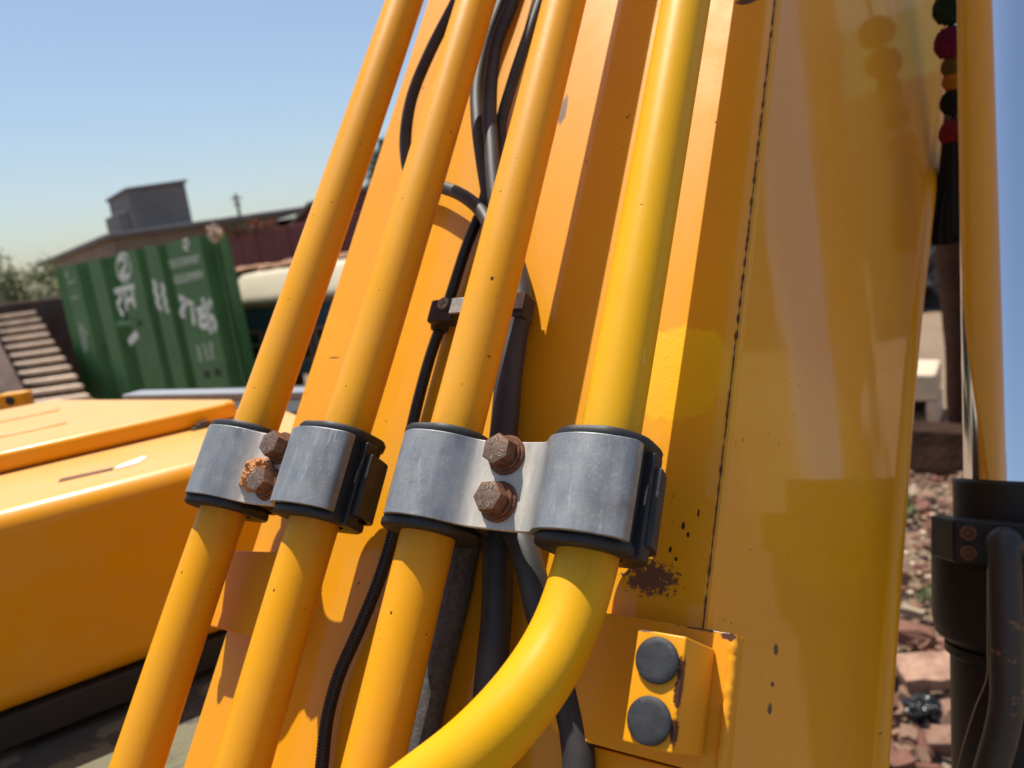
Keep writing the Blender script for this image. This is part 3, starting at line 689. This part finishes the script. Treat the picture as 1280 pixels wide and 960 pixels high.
for q in [[(.70, 1.57), (.66, 1.03)], [(.86, 1.53), (.80, 1.09)], [(.60, 1.32), (1.0, 1.38)], [(5.3, 1.16), (5.28, .92)], [(5.5, 1.19), (5.51, .95)], [(5.7, 1.21), (5.66, .97)]]: strokes('lettering', [q], .10, M['wfaint'])
strokes('white_tag', [[(2.85, 1.20), (3.27, 1.34)]], .12, M['wtext'])
for s, z in ((5.38, .76), (5.72, .80)):
    bm = bmesh.new(); box(bm, (s - .08, .04, z - .05), (s + .08, .056, z + .05)); finish('hinge_patch', bm, M['seal'], ct, MCt, 0)
bm = bmesh.new(); blob(bm, (CL - .02, .02, 2.52), (.10, .05, .09), 4, .7, 2.4, 3.0)
tag(finish('cloth_scrap', bm, M['stone'], None, MCt, 60), 'pale cloth scrap caught on the near top corner of the green panel', 'cloth')

# ---- stone steps
st = empty('stone_staircase', (6.5, 13.0, 0), 'flight of pale stone steps climbing between brown walls left of the green panel', 'staircase')
s0 = Vector((6.152, 13.331, 0)); sw = Vector((.477, -.712, 0)); sd = Vector((1.17, 3.26, 0)); nS = 10
for i in range(-4, nS):
    z = .60 + i * .1385; p = s0 + sd * (i / (nS - 1)); q = p + sw * (1.02 + .03 * noise.noise(Vector((i * 3.1, 0, 0)))); e = sd.normalized() * .42; f = sd.normalized() * .13
    jit = .012 * noise.noise(Vector((i * 1.7, 4, 0)))
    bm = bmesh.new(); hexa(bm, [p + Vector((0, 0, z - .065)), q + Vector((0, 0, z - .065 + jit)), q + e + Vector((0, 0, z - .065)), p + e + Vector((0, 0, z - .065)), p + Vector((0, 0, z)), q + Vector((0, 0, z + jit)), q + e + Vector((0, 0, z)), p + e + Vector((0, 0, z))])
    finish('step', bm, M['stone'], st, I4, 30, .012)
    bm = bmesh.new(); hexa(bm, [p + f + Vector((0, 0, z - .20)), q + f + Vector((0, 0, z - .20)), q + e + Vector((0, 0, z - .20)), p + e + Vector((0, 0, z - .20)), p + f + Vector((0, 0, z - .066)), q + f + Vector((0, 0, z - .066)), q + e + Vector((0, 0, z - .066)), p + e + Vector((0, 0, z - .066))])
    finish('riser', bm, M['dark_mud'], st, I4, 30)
bm = bmesh.new(); p = s0 - sw * .08; q = s0 - sw * 1.3
hexa(bm, [q + Vector((0, 0, -.1)), p + Vector((0, 0, -.1)), p + sd * 1.05 + Vector((0, 0, -.1)), q + sd * 1.05 + Vector((0, 0, -.1)), q + Vector((0, 0, .66)), p + Vector((0, 0, .66)), p + sd * 1.05 + Vector((0, 0, 1.93)), q + sd * 1.05 + Vector((0, 0, 1.93))])
tag(finish('retaining_wall', bm, M['dark_mud'], None, I4, 30, .03), 'brown mud brick wall with sloping top along the left of the steps', 'wall')
bm = bmesh.new(); hexa(bm, [(7.0, 18.9, -.1), (9.3, 15.1, -.1), (9.6, 15.3, -.1), (7.3, 19.1, -.1), (7.0, 18.9, 2.09), (9.3, 15.1, 2.03), (9.6, 15.3, 2.03), (7.3, 19.1, 2.09)])
tag(finish('boundary_wall', bm, M['dark_mud'], None, I4, 30, .03), 'dark brown wall behind the steps, ending at the green panel', 'wall')

# ---- trees
def foliage(name, parent, c, r, n, size, m, seed):
    random.seed(seed); bm = bmesh.new(); cl = []
    for i in range(int(n / 45)):
        d = Vector((random.gauss(0, 1), random.gauss(0, 1), random.gauss(0, 1))).normalized() * random.random() ** .45
        cl.append((Vector((d.x * r[0], d.y * r[1], d.z * r[2])), random.uniform(.13, .26) * max(r)))
    for i in range(n):
        b, s = random.choice(cl); p = Vector(c) + b + Vector((random.gauss(0, 1), random.gauss(0, 1), random.gauss(0, .8))) * s * .55
        ax = Vector((random.uniform(-1, 1), random.uniform(-1, 1), random.uniform(-.5, 1))).normalized(); o = ax.orthogonal().normalized(); w = size * random.uniform(.5, 1.2)
        t = ax.cross(o) * w * 1.7; o = o * w * .5
        bm.faces.new([bm.verts.new(q) for q in (p - t, p + o, p + t, p - o)])
    return finish(name, bm, m, parent, I4, 0)
def tree(name, base, h, r, n, size, m, label, c='tree', seed=1):
    t = empty(name, base, label, c); random.seed(seed); bm = bmesh.new(); b = Vector(base)
    top = b + Vector((0, 0, h - r[2]))
    tube(bm, cat([b, b + Vector((.06, .03, h * .3)), top], 4), [.10 * h / 4 * (1 - .07 * i) for i in range(9)], 8)
    for i in range(9):
        d = Vector((random.uniform(-1, 1) * r[0], random.uniform(-1, 1) * r[1], random.uniform(-.3, .9) * r[2]))
        tube(bm, cat([b.lerp(top, .7), top + d * .45, top + d], 3), [.035 * h / 4 * (1 - .1 * k) for k in range(7)], 6)
    finish('trunk', bm, M['bark'], t, I4, 60)
    foliage('crown', t, b + Vector((0, 0, h - r[2])), r, n, size, m, seed)
tree('shrub_tree', (9.2, 19.6, 0), 3.15, (1.3, 1.5, .95), 4200, .055, M['leaf'], 'pale green feathery tree behind the wall at the steps', 'tree', 3)
tree('leafy_tree', (20.4, 16.6, 0), 6.1, (1.5, 1.3, 1.3), 2600, .07, M['leaf2'], 'tall dark tree seen between the first pipe and the boom', 'tree', 5)

# ---- concrete house
hs = empty('flat_roofed_house', (13.5, 19.0, 0), 'brown flat-roofed house with a grey concrete block on its roof', 'house')
A = Vector((11.9, 19.49, 0)); B = Vector((14.26, 15.88, 0)); C = Vector((16.15, 31.5, 0)); D = C + (B - A)
def quadprism(name, q, z0, z1, m, parent, bev=.0, Mw=I4):
    bm = bmesh.new(); hexa(bm, [(p.x, p.y, z0) for p in q] + [(p.x, p.y, z1) for p in q]); return finish(name, bm, m, parent, Mw, 30, bev)
quadprism('wall', [A, B, D, C], -.1, 3.34, M['house'], hs)
g = (B - A).normalized(); g2 = (C - A).normalized()
quadprism('roof_slab', [A - g * .25 - g2 * .3, B + g * .8 - g2 * .3, D + g * .8 + g2 * .2, C - g * .25 + g2 * .2], 3.345, 3.47, M['concrete'], hs, .02)
t0 = A + g * .72 + g2 * .25
quadprism('stair_tower', [t0, t0 + g * 1.50, t0 + g * 1.50 + g2 * 2.4, t0 + g2 * 2.4], 3.475, 4.50, M['concrete'], hs, .02)
quadprism('tower_cap', [t0 - g * .06 - g2 * .06, t0 + g * 1.56 - g2 * .06, t0 + g * 1.56 + g2 * 2.46, t0 - g * .06 + g2 * 2.46], 4.505, 4.58, M['concrete'], hs, .01)
t1 = t0 - g * .30 + g2 * .35
quadprism('low_block', [t1, t1 + g * .29, t1 + g * .29 + g2 * 1.6, t1 + g2 * 1.6], 3.475, 4.02, M['concrete'], hs, .02)
for i, a in enumerate((.55, 1.9, 3.2)):
    w0 = A + g * a - g2 * .02
    quadprism('window', [w0 - g2 * .04, w0 + g * .7 - g2 * .04, w0 + g * .7 + g2 * .01, w0 + g2 * .01], 1.2, 2.3, M['dark_glass'], hs)
bm = bmesh.new(); b0 = B + g * .85
hexa(bm, [(p.x, p.y, -.1) for p in (b0, b0 + g * 4.5, b0 + g * 4.5 + g2 * 6, b0 + g2 * 6)] + [(p.x, p.y, z) for p, z in ((b0, 3.25), (b0 + g * 4.5, 3.42), (b0 + g * 4.5 + g2 * 6, 3.6), (b0 + g2 * 6, 3.5))])
tag(finish('dark_shed', bm, M['dark_roof'], None, I4, 30, .03), 'dark grey shed beside the flat-roofed house', 'shed')

# ---- maroon sheet wall, gabled shed
mw = empty('sheet_fence', (10.6, 12, 0), 'maroon sheet metal fence behind the cream-roofed blue truck body', 'fence')
for i in range(16):
    y = 14.8 - i * .46; bm = bmesh.new(); box(bm, (10.60 + .012 * (i % 2), y - .445, 0), (10.64 + .012 * (i % 2), y, 2.78 + .02 * noise.noise(Vector((i * 2.3, 0, 0)))))
    finish('panel', bm, M['maroon'], mw, I4, 30, .01)
gs = empty('gabled_shed', (11.2, 10.6, 0), 'maroon shed with a pale sloping roof edge right of the sheet fence', 'shed')
def yz_prism(name, pts, x0, x1, m, parent, bev=0.0):
    bm = bmesh.new(); a = [bm.verts.new((x0, y, z)) for y, z in pts]; b = [bm.verts.new((x1, y, z)) for y, z in pts]; n = len(pts)
    bm.faces.new(a); bm.faces.new(b[::-1])
    for i in range(n): bm.faces.new((a[i], a[(i + 1) % n], b[(i + 1) % n], b[i]))
    return finish(name, bm, m, parent, I4, 30, bev)
yz_prism('wall', [(11.85, 0), (11.85, 2.72), (11.25, 3.09), (9.2, 3.20), (7.4, 2.6), (7.4, 0)], 11.0, 14.5, M['maroon'], gs)
yz_prism('roof', [(12.05, 2.66), (12.05, 2.74), (11.26, 3.17), (9.2, 3.29), (7.2, 2.62), (7.2, 2.54), (9.2, 3.21), (11.25, 3.095)], 10.93, 14.7, M['house'], gs)
random.seed(21)
for i in range(9):
    y = 13.9 - i * .235 + random.uniform(-.05, .05); bm = bmesh.new(); h = random.uniform(.10, .24)
    box(bm, (-.06, -.105, 0), (.06, .105, h))
    tag(finish('brick', bm, M['orange_brick'], None, T(10.63, y, 2.81) @ Matrix.Rotation(random.uniform(-.3, .3), 4, 'Z'), 30, .008), 'orange brick lying along the top of the maroon fence', 'brick', 'bricks on the maroon fence')
fo = foliage('creeper', None, (10.7, 12.9, 2.86), (.12, .9, .10), 500, .035, M['leaf2'], 8)
tag(fo, 'dark green creeper growing along the top of the maroon fence', 'plant')

# ---- blue truck body with cream roof
bu = empty('truck_body', (7.9, 7.6, 0), 'blue truck body with a broad rounded cream roof behind the first pipe', 'truck')
bm = bmesh.new(); rp_ = [(7.10, 1.585), (7.10, 1.625), (7.13, 1.68), (7.30, 1.93), (7.36, 1.98), (7.5, 2.0), (9.2, 2.02), (9.2, 1.585)]
ra = [bm.verts.new((x, 4.6, z)) for x, z in rp_]; rb = [bm.verts.new((x, 9.9, z)) for x, z in rp_]
bm.faces.new(ra); bm.faces.new(rb[::-1])
for i in range(len(rp_)): bm.faces.new((ra[i], ra[(i + 1) % len(rp_)], rb[(i + 1) % len(rp_)], rb[i]))
finish('roof', bm, M['cream'], bu, I4, 40)
bm = bmesh.new(); box(bm, (7.16, 4.65, .55), (9.16, 9.85, 1.57)); finish('body', bm, M['blue'], bu, I4, 40, .02)
bm = bmesh.new(); box(bm, (7.10, 4.6, 1.52), (7.155, 9.9, 1.583)); finish('trim_strip', bm, M['trim'], bu, I4, 40, .006)
for i in range(5):
    y0 = 9.5 - i * .95; bm = bmesh.new(); box(bm, (7.13, y0 - .78, .80), (7.158, y0, 1.16))
    w = finish('window', bm, M['dark_glass'], bu, I4, 30)
    bm = bmesh.new()
    for a, b in (((7.11, y0 - .82, 1.162), (7.157, y0 + .04, 1.21)), ((7.11, y0 - .82, .76), (7.157, y0 + .04, .798)), ((7.112, y0 - .82, .80), (7.156, y0 - .782, 1.16)), ((7.112, y0 + .002, .80), (7.156, y0 + .04, 1.16)), ((7.112, y0 - .82, .98), (7.128, y0 + .04, 1.02))): box(bm, a, b)
    finish('window_frame', bm, M['frame_br'], w, I4, 30)
for y in (5.6, 8.9):
    bm = bmesh.new(); lathe(bm, [(.25, -.12), (.46, -.12), (.48, -.05), (.48, .05), (.46, .12), (.25, .12)], 32)
    finish('wheel', bm, M['rubber'], bu, T(7.4, y, .46) @ Matrix.Rotation(R(90), 4, 'Y'), 40)
bm = bmesh.new()
for i in range(40):
    blob(bm, (random.uniform(-.25, .35), random.uniform(-1.1, 1.1), random.uniform(0, .06)), (random.uniform(.08, .2), random.uniform(.1, .3), random.uniform(.03, .06)), 2, .5, 2.2, i * 1.3)
tag(finish('soil_heap', bm, M['soil'], None, T(7.75, 8.6, 1.995), 40), 'heap of orange soil lying on the cream truck roof', 'soil heap')

# ---- utility pole, far away
up = empty('utility_pole', (41.3, 50.1, 0), 'thin utility pole with crossarm standing far behind the roofs', 'utility pole')
bm = bmesh.new(); tube(bm, [Vector((41.3, 50.1, 0)), Vector((41.3, 50.1, 8.1))], [.16, .11], 10); finish('pole', bm, M['pole'], up, I4, 60)
for z, L in ((7.75, .42), (7.3, .30)):
    bm = bmesh.new(); box(bm, (-.06, -L, -.06), (.06, L, .06)); finish('crossarm', bm, M['pole'], up, T(41.2, 50.0, z) @ Matrix.Rotation(R(35), 4, 'Z'), 30)

# ---- yard seen right of the boom
bm = bmesh.new(); tube(bm, cat([Vector((6.18, .270, -.1)), Vector((6.24, .275, .8)), Vector((6.34, .31, 1.5)), Vector((6.42, .35, 2.6)), Vector((6.45, .37, 3.4))], 5), [.085 + .012 * noise.noise(Vector((i * .5, 2, 0))) + (.0016 * i) for i in range(21)], 14)
tag(finish('timber_post', bm, M['post'], None, I4, 60), 'dark brown timber post standing behind the tassel', 'post')
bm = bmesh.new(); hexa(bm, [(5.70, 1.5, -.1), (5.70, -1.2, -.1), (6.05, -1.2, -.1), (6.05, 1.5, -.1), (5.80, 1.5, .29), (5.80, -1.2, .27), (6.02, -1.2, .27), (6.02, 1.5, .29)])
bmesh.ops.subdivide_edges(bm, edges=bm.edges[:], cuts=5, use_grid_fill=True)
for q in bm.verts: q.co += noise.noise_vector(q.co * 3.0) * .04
tag(finish('mud_wall', bm, M['low_wall_mud'], None, I4, 50), 'low dark mud wall behind the rubble at the post', 'wall')
slab = empty('concrete_frame', (7.1, .55, 0), 'pale concrete block with a dark hollow left of the timber post', 'block')
bm = bmesh.new(); hexa(bm, [(7.0, 1.2, .20), (7.0, .47, .20), (7.6, .47, .20), (7.6, 1.2, .20), (7.0, 1.2, .47), (7.0, .47, .43), (7.6, .47, .43), (7.6, 1.2, .47)]); finish('lintel', bm, M['limestone'], slab, I4, 40, .03)
bm = bmesh.new(); box(bm, (7.0, .46, -.15), (7.5, .555, .198)); finish('jamb', bm, M['limestone'], slab, I4, 40, .02)
bm = bmesh.new(); box(bm, (6.85, .46, -.15), (7.6, 1.2, -.01)); finish('sill', bm, M['limestone'], slab, I4, 40, .02)
bm = bmesh.new(); box(bm, (7.45, .56, -.01), (7.6, 1.2, .198)); finish('back', bm, M['heap_and_shade'], slab, I4, 40)  # near-black colour paints in the shade inside the hollow
bm = bmesh.new()
for i in range(14): blob(bm, (random.uniform(-.5, .5), random.uniform(-.9, .9), random.uniform(0, .7)), random.uniform(.25, .5), 3, .5, 1.6, i * 2.1)
tag(finish('scrap_heap', bm, M['heap_and_shade'], None, T(14.2, 1.35, .1), 40), 'dark scrap heap far behind the boom edge', 'scrap heap')
bm = bmesh.new()
box(bm, (17, .2, 0), (17.4, 4, 2.1)); tag(finish('block_wall', bm, M['concrete'], None, I4, 30, .05), 'grey wall across the yard behind the scrap heap', 'wall')
bl = empty('roadside_building', (15, -5, 0), 'cream building with a pale green band, mirrored faintly in the glossy boom plate', 'building')
M['green_wall'] = mat('pale_green_plaster', (.45, .72, .32), .8, .15, 1.0); M['cream_wall'] = mat('cream_plaster', (.82, .74, .62), .85, .15, 1.0)
bm = bmesh.new(); box(bm, (14, -9.5, 0), (19, -1.2, 3.95)); finish('wall', bm, M['house'], bl, I4, 30)
bm = bmesh.new(); box(bm, (13.95, -9.5, 3.955), (19, -1.2, 5.0)); finish('parapet', bm, M['green_wall'], bl, I4, 30)
bm = bmesh.new(); box(bm, (14.4, -9.3, 5.005), (18.8, -1.4, 7.2)); finish('upper_storey', bm, M['cream_wall'], bl, I4, 30)
for y in (-3.2, -5.6, -8.0):
    bm = bmesh.new(); box(bm, (13.94, y - .5, 1.0), (13.995, y + .5, 2.3)); finish('window', bm, M['dark_glass'], bl, I4, 30)

# ---- rubble
random.seed(11)
frag = []
for i in range(14):
    bm = bmesh.new(); a, b, c = random.uniform(.6, 1.3), random.uniform(.45, .8), random.uniform(.28, .5)
    box(bm, (-a / 2, -b / 2, -c / 2), (a / 2, b / 2, c / 2))
    bmesh.ops.subdivide_edges(bm, edges=bm.edges[:], cuts=1, use_grid_fill=True)
    for q in bm.verts: q.co += noise.noise_vector(q.co * 1.7 + Vector((i * 3.3, 0, 0))) * .19
    me = bpy.data.meshes.new('brick_fragment'); bm.to_mesh(me); bm.free()
    me.materials.append(M[('brick1', 'brick2', 'brick1', 'brick3', 'brick2')[i % 5]]); frag.append(me)
def wedge(x): return .085 * x + .02
n = 0
while n < 250:
    x = 2.3 + 3.35 * random.random() ** 1.3; y = wedge(x) + random.uniform(-.30, .30) * (.6 + .1 * x)
    s = random.choice((.035, .045, .055, .07, .085, .12)) * random.uniform(.8, 1.25)
    z = .2 * s + random.random() * .05
    o = bpy.data.objects.new('brick_fragment', frag[n % 14])
    Mx = T(x, y, z) @ Matrix.Rotation(random.uniform(0, 6.3), 4, 'Z') @ Matrix.Rotation(random.gauss(0, .35), 4, 'X') @ Matrix.Rotation(random.gauss(0, .35), 4, 'Y') @ Matrix.Scale(s, 4)
    link(o, Mx); tag(o, ('dark red broken brick piece lying in the rubble between boom and cylinder', 'pale pink broken brick piece lying in the rubble between boom and cylinder', 'dark red broken brick piece lying in the rubble between boom and cylinder', 'cream stone lying among the red bricks between boom and cylinder', 'pale pink broken brick piece lying in the rubble between boom and cylinder')[(n % 14) % 5], 'brick piece', 'brick rubble beside the boom'); n += 1
bm = bmesh.new(); box(bm, (-.12, -.07, -.03), (.12, .07, .03)); bmesh.ops.subdivide_edges(bm, edges=bm.edges[:], cuts=3, use_grid_fill=True)
for q in bm.verts: q.co += noise.noise_vector(q.co * 11) * .016
tag(finish('brick_slab', bm, M['brick2'], None, T(3.10, .265, .105) @ Matrix.Rotation(R(-62), 4, 'Z') @ Matrix.Rotation(R(12), 4, 'X'), 40), 'largest flat red brick slab in the rubble beside the cylinder', 'brick')
bm = bmesh.new(); v = blob(bm, (0, 0, 0), (.062, .052, .034), 5, .45, 2.2, 2.0)
for q in v: q.co += noise.noise_vector(q.co * 30) * .012
tag(finish('plastic_bag', bm, M['bag'], None, T(2.86, .275, .09), 30), 'crumpled black plastic bag on the brick rubble', 'bag')
for i, (x, y, lab) in enumerate(((3.72, .330, 'small green weed among the bricks beside the cylinder collar'), (4.9, .52, 'green weed at the far end of the rubble by the boom edge'))):
    f = foliage('weed', None, (x, y, .10), (.10, .10, .07), 160, .022, M['leaf'], 30 + i); tag(f, lab, 'weed')
bm = bmesh.new(); random.seed(5)
for i in range(2600):
    x = random.uniform(1.9, 7.5); y = wedge(x) + random.uniform(-.6, .6); s = random.uniform(.010, .035)
    Mx = T(x, y, s * .3 + random.random() * .02) @ Matrix.Rotation(random.uniform(0, 6), 4, 'Z') @ Matrix.Rotation(random.uniform(-.6, .6), 4, 'X') @ Matrix.Diagonal((s, s * random.uniform(.5, 1), s * random.uniform(.3, .7), 1))
    r = bmesh.ops.create_cube(bm, size=1.0)['verts']; bmesh.ops.transform(bm, matrix=Mx, verts=r); mi = random.choice((0, 0, 1, 2))
    for fc in r[0].link_faces: pass
    for q in r:
        for fc in q.link_faces: fc.material_index = mi
tag(finish('brick_chips', bm, [M['brick1'], M['brick2'], M['brick3']], None, I4, 0), 'small brick chips and stones covering the ground by the boom', kind='stuff')
